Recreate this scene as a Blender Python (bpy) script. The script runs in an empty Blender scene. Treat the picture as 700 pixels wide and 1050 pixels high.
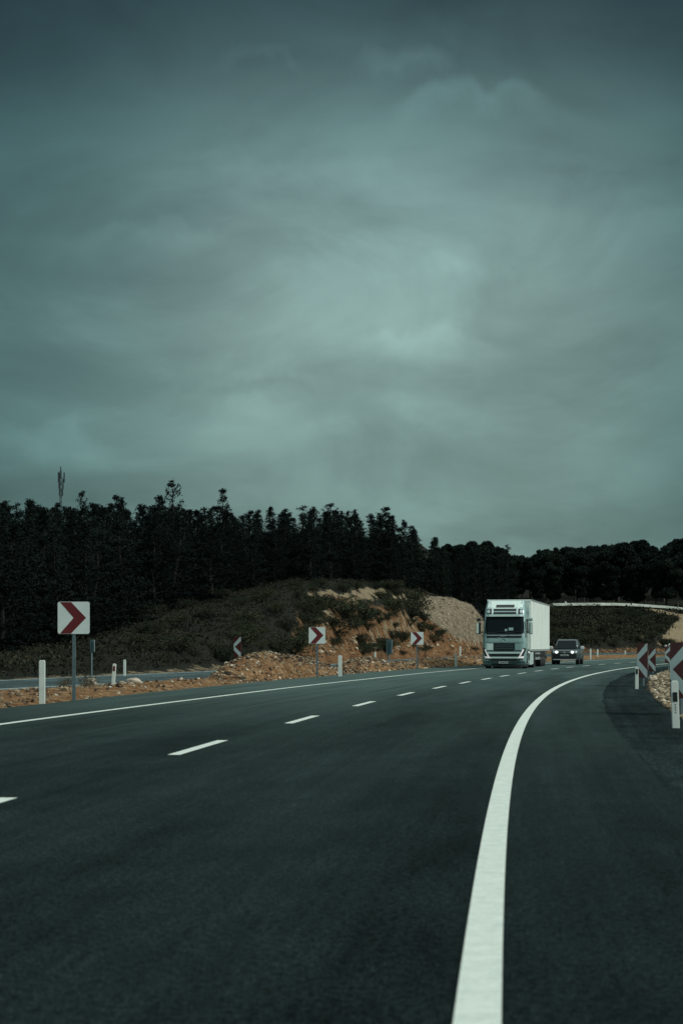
import bpy, bmesh, math, random
from mathutils import Vector, noise as mn
random.seed(11)
scene = bpy.context.scene
col = scene.collection
F, H, HY, CX = 1690.0, 1.30, 662.0, 350.0      # focal length in photo pixels, eye height, horizon row, centre column
def lerp(a, b, t): return a + (b - a) * t
def sstep(a, b, x):
    t = max(0.0, min(1.0, (x - a) / (b - a))); return t * t * (3 - 2 * t)
def interp(tab, x):
    if x <= tab[0][0]: return tab[0][1]
    for (x0, y0), (x1, y1) in zip(tab, tab[1:]):
        if x <= x1: return y0 + (y1 - y0) * (x - x0) / (x1 - x0)
    return tab[-1][1]
def gp(px, py):                                 # photo pixel on the flat ground -> X, Y
    Y = H * F / (py - HY); return (px - CX) * Y / F, Y
def pxy(X, Y, z): return CX + X / Y * F, HY - (z - H) / Y * F

# ------------------------------------------------------------------ helpers
def tag(o, label=None, cat=None, group=None, kind=None):
    if label: o['label'] = label
    if cat: o['category'] = cat
    if group: o['group'] = group
    if kind: o['kind'] = kind
    return o
def empty(name, loc, rz=0.0):
    o = bpy.data.objects.new(name, None); o.empty_display_size = .2
    col.objects.link(o); o.location = loc; o.rotation_euler = (0, 0, rz); return o
class MB:
    def __init__(s): s.v = []; s.f = []; s.uv = None
    def add(s, vs, fs):
        b = len(s.v); s.v += [tuple(v) for v in vs]; s.f += [tuple(i + b for i in f) for f in fs]
    def box(s, x0, x1, y0, y1, z0, z1):
        s.add([(x0,y0,z0),(x1,y0,z0),(x1,y1,z0),(x0,y1,z0),(x0,y0,z1),(x1,y0,z1),(x1,y1,z1),(x0,y1,z1)],
              [(0,3,2,1),(4,5,6,7),(0,1,5,4),(1,2,6,5),(2,3,7,6),(3,0,4,7)])
    def tube(s, a, b, ra, rb=None, n=8, cap=True):
        rb = ra if rb is None else rb
        a = Vector(a); b = Vector(b); d = (b - a).normalized()
        u = d.orthogonal().normalized(); w = d.cross(u)
        vs = [];
        for c, r in ((a, ra), (b, rb)):
            for i in range(n):
                t = 2 * math.pi * i / n; vs.append(c + u * (math.cos(t) * r) + w * (math.sin(t) * r))
        fs = [(i, (i + 1) % n, n + (i + 1) % n, n + i) for i in range(n)]
        if cap: fs += [tuple(range(n - 1, -1, -1)), tuple(range(n, 2 * n))]
        s.add(vs, fs)
    def prism(s, pts, y0, y1):                   # polygon in x,z extruded along y
        n = len(pts)
        s.add([(x, y0, z) for x, z in pts] + [(x, y1, z) for x, z in pts],
              [tuple(range(n)), tuple(range(2 * n - 1, n - 1, -1))] + [(i, n + i, n + (i + 1) % n, (i + 1) % n) for i in range(n)])
    def lathe_x(s, prof, x, y, z, n=28):         # profile of (dx, r) spun about an x axis
        m = len(prof); vs = []
        for dx, r in prof:
            for i in range(n):
                t = 2 * math.pi * i / n; vs.append((x + dx, y + math.cos(t) * r, z + math.sin(t) * r))
        fs = [(k*n+i, k*n+(i+1)%n, (k+1)*n+(i+1)%n, (k+1)*n+i) for k in range(m-1) for i in range(n)]
        s.add(vs, fs + [tuple(range(n)), tuple(range((m-1)*n, m*n))])
    def build(s, name, mat, parent=None, smooth=False, bevel=0.0):
        me = bpy.data.meshes.new(name); me.from_pydata(s.v, [], s.f); me.update()
        bm = bmesh.new(); bm.from_mesh(me); bmesh.ops.recalc_face_normals(bm, faces=bm.faces); bm.to_mesh(me); bm.free()
        if smooth:
            for p in me.polygons: p.use_smooth = True
        return link(name, me, mat, parent, bevel)
def link(name, me, mat, parent=None, bevel=0.0):
    o = bpy.data.objects.new(name, me)
    if mat: me.materials.append(mat)
    col.objects.link(o)
    if parent: o.parent = parent
    if bevel:
        m = o.modifiers.new('b', 'BEVEL'); m.width = bevel; m.segments = 2; m.limit_method = 'ANGLE'
    return o
def copy_tree(o, parent=None):
    c = o.copy(); col.objects.link(c); c.parent = parent
    for ch in [x for x in o.children]: copy_tree(ch, c)
    return c

# ------------------------------------------------------------------ materials
def new_mat(name):
    m = bpy.data.materials.new(name); m.use_nodes = True
    nt = m.node_tree; return m, nt, nt.nodes['Principled BSDF']
def N(nt, t, **kw):
    n = nt.nodes.new(t)
    for k, v in kw.items():
        if k in n.inputs.keys() if hasattr(n.inputs, 'keys') else False: n.inputs[k].default_value = v
        else: setattr(n, k, v)
    return n
def ramp(nt, fac, stops):
    r = nt.nodes.new('ShaderNodeValToRGB'); e = r.color_ramp.elements
    while len(e) > 1: e.remove(e[-1])
    e[0].position = stops[0][0]; e[0].color = (*stops[0][1], 1)
    for p, c in stops[1:]:
        k = e.new(p); k.color = (*c, 1)
    nt.links.new(fac, r.inputs[0]); return r.outputs[0]
def nz(nt, scale, detail=5, rough=.55, vec=None, stretch=None, dist=0.0):
    n = nt.nodes.new('ShaderNodeTexNoise'); n.inputs['Scale'].default_value = scale
    n.inputs['Detail'].default_value = detail; n.inputs['Roughness'].default_value = rough; n.inputs['Distortion'].default_value = dist
    if vec is None:
        vec = nt.nodes.new('ShaderNodeTexCoord').outputs['Object']
    if stretch:
        mp = nt.nodes.new('ShaderNodeMapping'); mp.inputs['Scale'].default_value = stretch
        nt.links.new(vec, mp.inputs[0]); vec = mp.outputs[0]
    nt.links.new(vec, n.inputs['Vector']); return n.outputs[0]
def mixc(nt, fac, a, b, mode='MIX'):
    m = nt.nodes.new('ShaderNodeMix'); m.data_type = 'RGBA'; m.blend_type = mode
    for sock, v in ((m.inputs['Factor'], fac), (m.inputs[6], a), (m.inputs[7], b)):
        if isinstance(v, (int, float)): sock.default_value = v
        elif isinstance(v, tuple): sock.default_value = (*v, 1)
        else: nt.links.new(v, sock)
    return m.outputs[2]
def mth(nt, op, a, b=None, c=None, clamp=False):
    m = nt.nodes.new('ShaderNodeMath'); m.operation = op; m.use_clamp = clamp
    for i, v in enumerate((a, b, c)):
        if v is None: continue
        if isinstance(v, (int, float)): m.inputs[i].default_value = v
        else: nt.links.new(v, m.inputs[i])
    return m.outputs[0]
def mrange(nt, v, a, b, c=0.0, d=1.0):
    m = nt.nodes.new('ShaderNodeMapRange'); m.interpolation_type = 'SMOOTHSTEP'
    nt.links.new(v, m.inputs[0])
    for i, x in enumerate((a, b, c, d)): m.inputs[i + 1].default_value = x
    return m.outputs[0]
def bump(nt, p, h, strength, dist):
    b = nt.nodes.new('ShaderNodeBump'); b.inputs['Strength'].default_value = strength; b.inputs['Distance'].default_value = dist
    nt.links.new(h, b.inputs['Height']); nt.links.new(b.outputs[0], p.inputs['Normal'])
def mat(name, c, rough=.6, metal=0.0, var=.15, scale=3.0, bmp=0.0, bscale=30.0, coat=0.0, emit=0.0, spec=.5):
    m, nt, p = new_mat(name)
    n = nz(nt, scale, 6)
    lo = tuple(x * (1 - var) for x in c); hi = tuple(min(1, x * (1 + var)) for x in c)
    nt.links.new(ramp(nt, n, [(.3, lo), (.7, hi)]), p.inputs['Base Color'])
    p.inputs['Roughness'].default_value = rough; p.inputs['Metallic'].default_value = metal
    p.inputs['Coat Weight'].default_value = coat; p.inputs['Specular IOR Level'].default_value = spec
    if emit:
        p.inputs['Emission Color'].default_value = (1, .97, .92, 1); p.inputs['Emission Strength'].default_value = emit
    if bmp: bump(nt, p, nz(nt, bscale, 4), bmp, .01)
    return m

def asphalt(name, base, tracks=True):
    m, nt, p = new_mat(name)
    uv = nt.nodes.new('ShaderNodeUVMap').outputs[0]
    sep = nt.nodes.new('ShaderNodeSeparateXYZ'); nt.links.new(uv, sep.inputs[0])
    big = nz(nt, 1.0, 5, .6, uv, (.55, .05, 1))        # streaks drawn out along the lanes
    strk = nz(nt, 1.0, 4, .6, uv, (5.0, .09, 1))
    pat = nz(nt, .35, 6, .65, uv, (1, .6, 1))
    fine = nz(nt, 22, 6, .85, uv)
    grit = nz(nt, 75, 3, .8, uv)
    blot = nz(nt, 1.6, 6, .7, uv, (1, .5, 1))
    c = ramp(nt, big, [(.32, tuple(x * .74 for x in base)), (.68, tuple(x * 1.3 for x in base))])
    c = mixc(nt, 1.0, c, ramp(nt, strk, [(.35, (.82,) * 3), (.65, (1.2,) * 3)]), 'MULTIPLY')
    c = mixc(nt, 1.0, c, ramp(nt, pat, [(.35, (.82,) * 3), (.65, (1.2,) * 3)]), 'MULTIPLY')
    c = mixc(nt, 1.0, c, ramp(nt, fine, [(.43, (.45,) * 3), (.57, (1.8,) * 3)]), 'MULTIPLY')
    c = mixc(nt, 1.0, c, ramp(nt, grit, [(.44, (.35,) * 3), (.5, (.85,) * 3), (.57, (2.2,) * 3)]), 'MULTIPLY')
    c = mixc(nt, 1.0, c, ramp(nt, blot, [(.35, (.75,) * 3), (.65, (1.3,) * 3)]), 'MULTIPLY')
    if tracks:                                        # wheel paths polished a little paler by traffic
        w = mth(nt, 'SINE', mth(nt, 'MULTIPLY', sep.outputs[0], 3.5))
        c = mixc(nt, mth(nt, 'MULTIPLY', mth(nt, 'MULTIPLY_ADD', w, .5, .5), .12), c, tuple(x * 2.4 for x in base))
    if tracks:                                        # worn dusty lane by the median, plus grazing sky gloss painted in as paler colour
        dust_gloss = mth(nt, 'MULTIPLY', mrange(nt, sep.outputs[0], -2.0, -6.5), mrange(nt, sep.outputs[1], 22, 60))
        dust_gloss = mth(nt, 'MULTIPLY', dust_gloss, mrange(nt, strk, .3, .62, .25, 1))
        c = mixc(nt, dust_gloss, c, mixc(nt, fine, (.05, .075, .07), (.12, .17, .155)))
        far = mth(nt, 'MULTIPLY', mth(nt, 'POWER', mrange(nt, sep.outputs[1], 2, 100), .6), mrange(nt, big, .3, .7, .45, 1.0))  # asphalt colour made paler with distance, standing in for grazing sky sheen
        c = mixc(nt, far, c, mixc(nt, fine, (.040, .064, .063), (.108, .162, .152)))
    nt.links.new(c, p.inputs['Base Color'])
    nt.links.new(ramp(nt, pat, [(.3, (.2,) * 3), (.7, (.32,) * 3)]), p.inputs['Roughness'])
    p.inputs['Specular IOR Level'].default_value = 0.0
    bump(nt, p, grit, .3, .003)
    return m
M = {}
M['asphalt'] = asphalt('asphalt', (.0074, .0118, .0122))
M['asphalt_new'] = asphalt('asphalt_new', (.0135, .021, .021), False)
M['asphalt_old'] = asphalt('asphalt_old', (.045, .065, .068), False)
def paint():
    m, nt, p = new_mat('road_paint')
    uv = nt.nodes.new('ShaderNodeTexCoord').outputs['Object']
    c = ramp(nt, nz(nt, 9, 8, .7, uv), [(.3, (.5, .58, .53)), (.6, (.68, .75, .69))])
    c = mixc(nt, ramp(nt, nz(nt, 120, 4, .7, uv), [(.56, (0,) * 3), (.70, (.6,) * 3)]), c, (.12, .14, .14))
    c = mixc(nt, ramp(nt, nz(nt, 2.5, 6, .8, uv), [(.6, (0,) * 3), (.8, (.35,) * 3)]), c, (.3, .33, .32))
    nt.links.new(c, p.inputs['Base Color']); p.inputs['Roughness'].default_value = .65
    bump(nt, p, nz(nt, 150, 3, .6, uv), .3, .003)
    return m
M['paint'] = paint()
M['white'] = mat('reflective_white', (.6, .7, .69), .5, var=.07, scale=2)
M['post_white'] = mat('post_white', (.6, .68, .64), .5, var=.12, scale=4)
M['red'] = mat('sign_red', (.115, .010, .014), .5, var=.15)
M['darkred'] = mat('sign_dark_red', (.11, .014, .018), .55, var=.15)
M['bluewhite'] = mat('chevron_pale', (.76, .86, .85), .5, var=.08)
M['steel'] = mat('galvanised_post', (.13, .19, .21), .5, .5, var=.2, scale=8)
M['plateback'] = mat('sign_back', (.14, .23, .27), .5, .2)
M['black'] = mat('black_rubber', (.012, .014, .015), .75)
M['blackgloss'] = mat('black_plastic', (.012, .016, .018), .35)
M['glass'] = mat('dark_glass', (.007, .012, .014), .2, var=.05, spec=.12)
M['cab'] = mat('cab_paint', (.27, .41, .40), .35, .25, var=.04, coat=.6)
M['cab_low'] = mat('cab_lower_reflection', (.06, .108, .11), .35, .3, var=.04, coat=.6)  # lower cab tone: ground reflection put into the darker colour
M['cab_light'] = mat('cab_light_paint', (.6, .75, .71), .4, var=.04, coat=.4)
M['trailer'] = mat('trailer_panel', (.74, .82, .76), .55, var=.06, scale=.7)
M['chassis'] = mat('chassis', (.02, .025, .027), .6)
M['chrome'] = mat('bright_trim', (.55, .62, .62), .3, .6)
M['lamp'] = mat('lit_lamp', (.9, .9, .88), .3, emit=.12)
M['lamp_hot'] = mat('headlamp', (.9, .9, .88), .3, emit=1.5)
M['lens'] = mat('lamp_glass', (.5, .6, .6), .15)
M['plate'] = mat('number_plate', (.55, .62, .6), .5)
M['suv'] = mat('suv_paint', (.06, .085, .09), .35, .3, var=.04, coat=.6)
M['carwhite'] = mat('white_car_paint', (.6, .66, .64), .35, var=.04, coat=.6)
M['bark'] = mat('bark', (.009, .0105, .0095), .9, var=.4, scale=6, bmp=.4)
M['bark_pale'] = mat('bark_pale', (.06, .055, .048), .9, var=.4, scale=6)
M['mast'] = mat('mast_steel', (.04, .06, .065), .6, .3)
M['rock'] = mat('boulder', (.42, .37, .29), .85, var=.4, scale=5, bmp=.5, bscale=12)
M['concrete'] = mat('pale_path', (.3, .33, .29), .85, var=.35, scale=.6, bmp=.3)
M['weed'] = mat('dry_weed', (.06, .055, .035), .9)
def leafmat(name, a, b, sc=.6):
    m, nt, p = new_mat(name)
    oi = nt.nodes.new('ShaderNodeObjectInfo').outputs['Random']
    n = nz(nt, sc, 3)
    c = ramp(nt, n, [(.3, a), (.7, b)])
    c = mixc(nt, 1.0, c, ramp(nt, oi, [(0, (.7, .72, .75)), (1, (1.25, 1.2, 1.1))]), 'MULTIPLY')
    nt.links.new(c, p.inputs['Base Color']); p.inputs['Roughness'].default_value = .75
    p.inputs['Specular IOR Level'].default_value = 0
    return m
M['needles'] = leafmat('pine_needles', (.0075, .0125, .0112), (.0135, .021, .0195))
M['needles_far'] = leafmat('umbrella_pine_needles', (.0085, .014, .012), (.017, .026, .023), .3)
M['shrubleaf'] = leafmat('shrub_leaf', (.022, .03, .022), (.05, .058, .038), 1.5)
M['brush'] = leafmat('brush_leaf', (.012, .0175, .014), (.042, .043, .031), .25)

def terrain_mat():
    m, nt, p = new_mat('terrain')
    at = nt.nodes.new('ShaderNodeVertexColor'); at.layer_name = 'cover'
    sp = nt.nodes.new('ShaderNodeSeparateColor'); nt.links.new(at.outputs[0], sp.inputs[0])
    oc = nt.nodes.new('ShaderNodeTexCoord').outputs['Object']
    n1 = nz(nt, .22, 8, .65, oc); n2 = nz(nt, 1.3, 7, .7, oc); n3 = nz(nt, 6, 5, .7, oc)
    vor = nt.nodes.new('ShaderNodeTexVoronoi'); vor.inputs['Scale'].default_value = 2.6; nt.links.new(oc, vor.inputs['Vector'])
    brush = mixc(nt, n2, (.010, .014, .011), (.028, .028, .021))
    orange = ramp(nt, n2, [(.3, (.05, .032, .018)), (.48, (.25, .118, .048)), (.68, (.37, .235, .125))])
    orange = mixc(nt, ramp(nt, n3, [(.4, (0,) * 3), (.6, (.75,) * 3)]), orange, (.05, .038, .026))
    rk = ramp(nt, n2, [(.28, (.15, .11, .07)), (.45, (.27, .225, .155)), (.7, (.41, .355, .26))])
    rk = mixc(nt, 1.0, rk, ramp(nt, vor.outputs['Distance'], [(0, (1.25,) * 3), (.6, (.55,) * 3)]), 'MULTIPLY')
    rk = mixc(nt, 1.0, rk, ramp(nt, n3, [(.35, (.55,) * 3), (.65, (1.45,) * 3)]), 'MULTIPLY')
    rk = mixc(nt, ramp(nt, n1, [(.58, (0,) * 3), (.72, (.4,) * 3)]), rk, (.24, .15, .09))
    tan = ramp(nt, n2, [(.3, (.19, .15, .09)), (.7, (.3, .245, .16))])
    j = mth(nt, 'ADD', mth(nt, 'MULTIPLY', mth(nt, 'SUBTRACT', n2, .5), 1.1), mth(nt, 'MULTIPLY', mth(nt, 'SUBTRACT', n3, .5), .8))
    def mask(ch, lo=.42, hi=.56): return mrange(nt, mth(nt, 'ADD', sp.outputs[ch], mth(nt, 'MULTIPLY', j, mrange(nt, sp.outputs[ch], .02, .3))), lo, hi)
    c = mixc(nt, mask(0), brush, orange)
    c = mixc(nt, mask(2), c, tan)
    j2 = mth(nt, 'MULTIPLY', j, .5)
    c = mixc(nt, mrange(nt, mth(nt, 'ADD', sp.outputs[1], j2), .42, .56), c, rk)
    nt.links.new(c, p.inputs['Base Color']); p.inputs['Roughness'].default_value = .95; p.inputs['Specular IOR Level'].default_value = .1
    bump(nt, p, mth(nt, 'ADD', n2, n3), .9, .25)
    return m
M['terrain'] = terrain_mat()
def dirt_mat(name, a, b, c3):
    m, nt, p = new_mat(name)
    oc = nt.nodes.new('ShaderNodeTexCoord').outputs['Object']
    n2 = nz(nt, 2.2, 8, .75, oc); n3 = nz(nt, 14, 5, .7, oc)
    c = ramp(nt, n2, [(.3, a), (.5, b), (.72, c3)])
    c = mixc(nt, 1.0, c, ramp(nt, n3, [(.3, (.55,) * 3), (.7, (1.35,) * 3)]), 'MULTIPLY')
    nt.links.new(c, p.inputs['Base Color']); p.inputs['Roughness'].default_value = .95; p.inputs['Specular IOR Level'].default_value = .1
    bump(nt, p, mth(nt, 'ADD', n2, n3), 1.0, .08)
    return m
M['dirt'] = dirt_mat('median_earth', (.05, .03, .016), (.23, .125, .058), (.42, .32, .19))
M['gravelbed'] = dirt_mat('gravel_bed', (.05, .038, .026), (.14, .1, .06), (.25, .19, .12))
def stone_mat(name, stops):
    m, nt, p = new_mat(name)
    at = nt.nodes.new('ShaderNodeVertexColor'); at.layer_name = 'tone'
    sp = nt.nodes.new('ShaderNodeSeparateColor'); nt.links.new(at.outputs[0], sp.inputs[0])
    c = ramp(nt, sp.outputs[0], stops)
    c = mixc(nt, 1.0, c, ramp(nt, nz(nt, 9, 4), [(.3, (.7,) * 3), (.7, (1.25,) * 3)]), 'MULTIPLY')
    nt.links.new(c, p.inputs['Base Color']); p.inputs['Roughness'].default_value = .9
    return m
M['stones'] = stone_mat('loose_stones', [(0, (.025, .018, .012)), (.35, (.095, .065, .038)), (.75, (.26, .205, .13)), (.93, (.45, .4, .3)), (1, (.62, .6, .5))])
M['stones_pale'] = stone_mat('crushed_stone', [(0, (.06, .045, .028)), (.4, (.2, .155, .095)), (.8, (.33, .275, .185)), (1, (.55, .5, .38))])

# ------------------------------------------------------------------ road alignment (right edge line)
def RX(Y):
    a, b, c, d = 1.6503e-6, 7.078e-4, 9.1255e-2, -.0745
    f = lambda y: a*y**3 + b*y*y + c*y + d
    g = lambda y: 3*a*y*y + 2*b*y + c
    if Y < 0: return d + c * Y, c
    if Y < 95: return f(Y), g(Y)
    s0, x0 = g(95), f(95)
    if Y < 300:
        t = Y - 95; return x0 + s0*t + .0021*t*t/2, s0 + .0021*t
    t = 205; s1 = s0 + .0021*t; x1 = x0 + s0*t + .0021*t*t/2
    return x1 + s1*(Y-300), s1
def road_z(Y): return .2 * sstep(115, 230, Y)
def rp(Y, o, z=0.0):                             # station Y, offset o to the right of the right edge line
    x, s = RX(Y); n = math.sqrt(1 + s*s)
    return (x + o / n, Y - o * s / n, z + road_z(Y))
def off_of(X, Y):                                # signed offset of a ground point
    y = Y
    for _ in range(4):
        x, s = RX(y); n = math.sqrt(1 + s*s)
        y += ((X - x) * s + (Y - y)) / (n*n)
    x, s = RX(y); n = math.sqrt(1 + s*s)
    return ((X - x) - (Y - y) * s) / n, y
AL, AR = -10.85, 2.7
N2T = [(-60,-16),(46,-15.6),(60,-13.9),(78,-13.2),(100,-15),(137,-18.5),(200,-23),(300,-28)]
F2T = [(-60,-23),(46,-22.2),(60,-21.2),(78,-20),(104,-21.5),(146,-28.5),(200,-37),(230,-37),(300,-36)]
LT = [(0,-8.75),(27,-8.5),(39,-8.22),(63,-7.95),(93,-8.15),(115,-8.5),(137,-9.2),(200,-9.8)]
Ys = [(-40 + i * 2.0) for i in range(20)] + [i * .5 for i in range(0, 240)] + [120 + i * 2.0 for i in range(0, 116)]
def strip(name, mat, olist, z, ys, kind='structure', skirt=0.0, parent=None):
    vs, fs, uv = [], [], []
    n = len(olist)
    for Y in ys:
        for k, o in enumerate(olist):
            oo = o(Y) if callable(o) else o
            p = rp(Y, oo, z)
            if skirt and k in (0, n - 1): p = (p[0], p[1], p[2] - skirt)
            vs.append(p); uv.append((oo, Y))
    for i in range(len(ys) - 1):
        for k in range(n - 1):
            a = i * n + k; fs.append((a, a + 1, a + n + 1, a + n))
    me = bpy.data.meshes.new(name); me.from_pydata(vs, [], fs); me.update()
    l = me.uv_layers.new(name='UVMap')
    for p in me.polygons:
        p.use_smooth = True
        for li in p.loop_indices: l.data[li].uv = uv[me.loops[li].vertex_index]
    o = link(name, me, mat, parent)
    if kind and not parent: o['kind'] = kind
    return o
wob = lambda base, amp, sd: (lambda Y: base + amp * mn.noise(Vector((Y * .35, sd, 0))) + amp * .5 * mn.noise(Vector((Y * 1.4, sd, 3))))
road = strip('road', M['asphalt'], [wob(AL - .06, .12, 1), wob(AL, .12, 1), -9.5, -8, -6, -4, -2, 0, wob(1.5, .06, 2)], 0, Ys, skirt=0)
shoulder = strip('road_shoulder', M['asphalt_new'], [wob(1.5, .06, 2), 1.8, 2.2, wob(AR, .10, 5), wob(AR + .08, .10, 5)], 0.0, Ys)
side = strip('side_road', M['asphalt_old'], [lambda Y: interp(F2T, Y), lambda Y: lerp(interp(F2T, Y), interp(N2T, Y), .33), lambda Y: lerp(interp(F2T, Y), interp(N2T, Y), .66), lambda Y: interp(N2T, Y)], 0, Ys)
strip('edge_line', M['paint'], [-.083, .083], .004, Ys, parent=road)
strip('edge_line', M['paint'], [lambda Y: interp(LT, Y) - .08, lambda Y: interp(LT, Y) + .08], .004, Ys, parent=road)
strip('edge_line', M['paint'], [lambda Y: interp(N2T, Y) - .75, lambda Y: interp(N2T, Y) - .6], .004, Ys, parent=side)
strip('edge_line', M['paint'], [lambda Y: interp(F2T, Y) + .5, lambda Y: interp(F2T, Y) + .65], .004, Ys, parent=side)
for c in [4.6, 12.1, 20.6, 28.5, 36.3, 43.7, 50.7, 57.3, 63.7, 70.1, 76.8, 84.0, 91.2, 98.0] + [98 + 7.3 * i for i in range(1, 22)]:
    off = interp([(5,-4.2),(12,-4.16),(20.5,-3.96),(29,-3.85),(44,-3.71),(50,-3.6),(63,-3.45),(76,-3.45),(90,-3.6),(110,-3.7)], c)
    strip('lane_dash', M['paint'], [off - .075, off + .075], .004, [c - 1.5, c - .75, c, c + .75, c + 1.5], parent=road)

# ------------------------------------------------------------------ terrain
PROF = {
 -700: [(40,0),(56,.2),(70,1),(110,4),(200,9),(300,14),(385,26.5),(460,30),(1600,60)],
 -300: [(45,0),(58,.2),(72,.6),(110,3),(200,8),(300,14),(385,26.5),(460,30),(1600,60)],
 0:   [(61,0),(68,.2),(80,.6),(110,2),(160,5),(230,9),(300,14),(385,26.5),(460,30),(1600,60)],
 120: [(70,0),(76,.2),(100,1.7),(125,2.9),(170,6),(240,10),(300,14),(385,26.5),(460,30),(1600,60)],
 200: [(78,0),(84,.5),(110,2.9),(130,4.2),(170,6.7),(240,10),(300,14),(385,26.5),(460,30),(1600,60)],
 255: [(90,0),(95,.5),(116,3.4),(136,5.4),(170,7.4),(240,10),(300,14),(385,26.5),(460,30),(1600,60)],
 300: [(102,0),(106,.7),(122,3.6),(140,6.7),(170,8.2),(240,10.5),(300,14),(385,26.5),(460,30),(1600,60)],
 360: [(127,0),(131,.9),(143,4.4),(155,7.1),(175,8.2),(240,10),(300,14),(385,26.5),(460,30),(1600,60)],
 405: [(150,0),(154,.9),(165,4.6),(177,7.4),(195,8.3),(240,9.6),(300,13),(420,27),(1600,60)],
 430: [(170,0),(174,.9),(184,4.2),(196,7.1),(215,8.2),(280,11),(400,26),(460,28),(1600,60)],
 465: [(186,0),(190,1.2),(198,5),(206,7.0),(225,7.6),(280,9.5),(330,12),(430,24),(1600,60)],
 485: [(195,0),(198,1),(204,4),(211,6.3),(230,6.6),(280,8),(345,10.5),(440,24),(1600,60)],
 498: [(200,0),(204,.8),(211,2.8),(220,4.2),(235,4.6),(300,7),(345,9.4),(362,10.5),(450,24),(1600,60)],
 530: [(208,0.2),(225,.6),(260,2.2),(300,5.5),(345,9.4),(362,10.5),(450,24),(1600,60)],
 570: [(212,.3),(232,.7),(260,2.3),(300,6.0),(325,8.3),(331,9.1),(345,9.5),(362,10.5),(450,25),(1600,60)],
 640: [(205,.4),(228,.6),(260,2.1),(300,5.8),(325,8.2),(331,9.0),(345,9.3),(362,10.5),(450,25),(1600,60)],
 700: [(220,.4),(240,.7),(265,2.0),(300,5.3),(325,7.5),(331,8.3),(345,9.0),(362,10.2),(450,25),(1600,60)],
 800: [(250,.4),(270,.7),(300,3.5),(333,8.2),(345,9),(362,9.5),(450,25),(1600,60)],
 1300:[(260,.4),(300,3),(345,8.4),(360,9),(450,22),(1600,60)],
}
PK = sorted(PROF)
def prof(px, Y):
    if px <= PK[0]: return interp(PROF[PK[0]], Y)
    for a, b in zip(PK, PK[1:]):
        if px <= b:
            t = (px - a) / (b - a); return lerp(interp(PROF[a], Y), interp(PROF[b], Y), t)
    return interp(PROF[PK[-1]], Y)
def ground(X, Y):
    o, y = off_of(X, Y)
    rz = road_z(y)
    if Y < 3 and o < 10:
        return -.08
    px = CX + X / max(Y, 8) * F
    if o > AR - .5:                              # inside of the curve
        d = o - AR
        z = -.08 + rz + .25 * sstep(3, 9, d) * mn.noise(Vector((X * .2, Y * .2, 5))) + (.012 * max(0, d - 6))
        if Y > 150: z = max(z, rz - .08)
        return z
    n2, f2 = interp(N2T, y), interp(F2T, y)
    if o > f2:
        return rz - .08
    d = f2 - o
    w = sstep(.2, 3.5, d)
    z = prof(px, Y)
    nn = mn.fractal(Vector((X * .12, Y * .12, 0)), 1.0, 2.1, 4)
    n2_ = mn.fractal(Vector((X * .55, Y * .55, 7)), .8, 2.1, 4)
    amp = sstep(.3, 3.0, z)
    z += amp * (.42 * nn + .24 * n2_)
    return lerp(rz - .08, max(z, rz - .05) + .02, w)
def frange(a, b, s):
    r = []; x = a
    while x < b - 1e-6: r.append(x); x += s
    return r
xs = frange(-900, -200, 50) + frange(-200, -70, 6) + frange(-70, 75, .75) + frange(75, 160, 4) + frange(160, 1000, 60) + [1000]
ys = frange(-120, 10, 10) + frange(10, 60, 1.5) + frange(60, 235, .75) + frange(235, 350, 1.3) + frange(350, 460, 6) + frange(460, 2000, 100) + [2000]
LEDGES = [(328,634,392,606,4.5),(350,611,378,605,3.5),(312,614,338,607,3.5),(344,622,372,612,3),(395,641,428,634,4),(376,652,426,646,4),(402,615,424,612,3.5)]
ROCK = [(427,611),(484,611),(499,636),(499,664),(474,662),(431,628)]
def seg(px, py, ax, ay, bx_, by):
    dx, dy = bx_ - ax, by - ay; t = max(0, min(1, ((px-ax)*dx + (py-ay)*dy) / (dx*dx + dy*dy)))
    return math.hypot(px - ax - t*dx, py - ay - t*dy)
def rock_sd(px, py):
    d = min(seg(px, py, *ROCK[i], *ROCK[(i+1) % len(ROCK)]) for i in range(len(ROCK))); ins = False
    for i in range(len(ROCK)):
        (x0, y0), (x1, y1) = ROCK[i], ROCK[(i+1) % len(ROCK)]
        if (y0 > py) != (y1 > py) and px < (x1-x0)*(py-y0)/(y1-y0) + x0: ins = not ins
    return d if ins else -d
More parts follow.
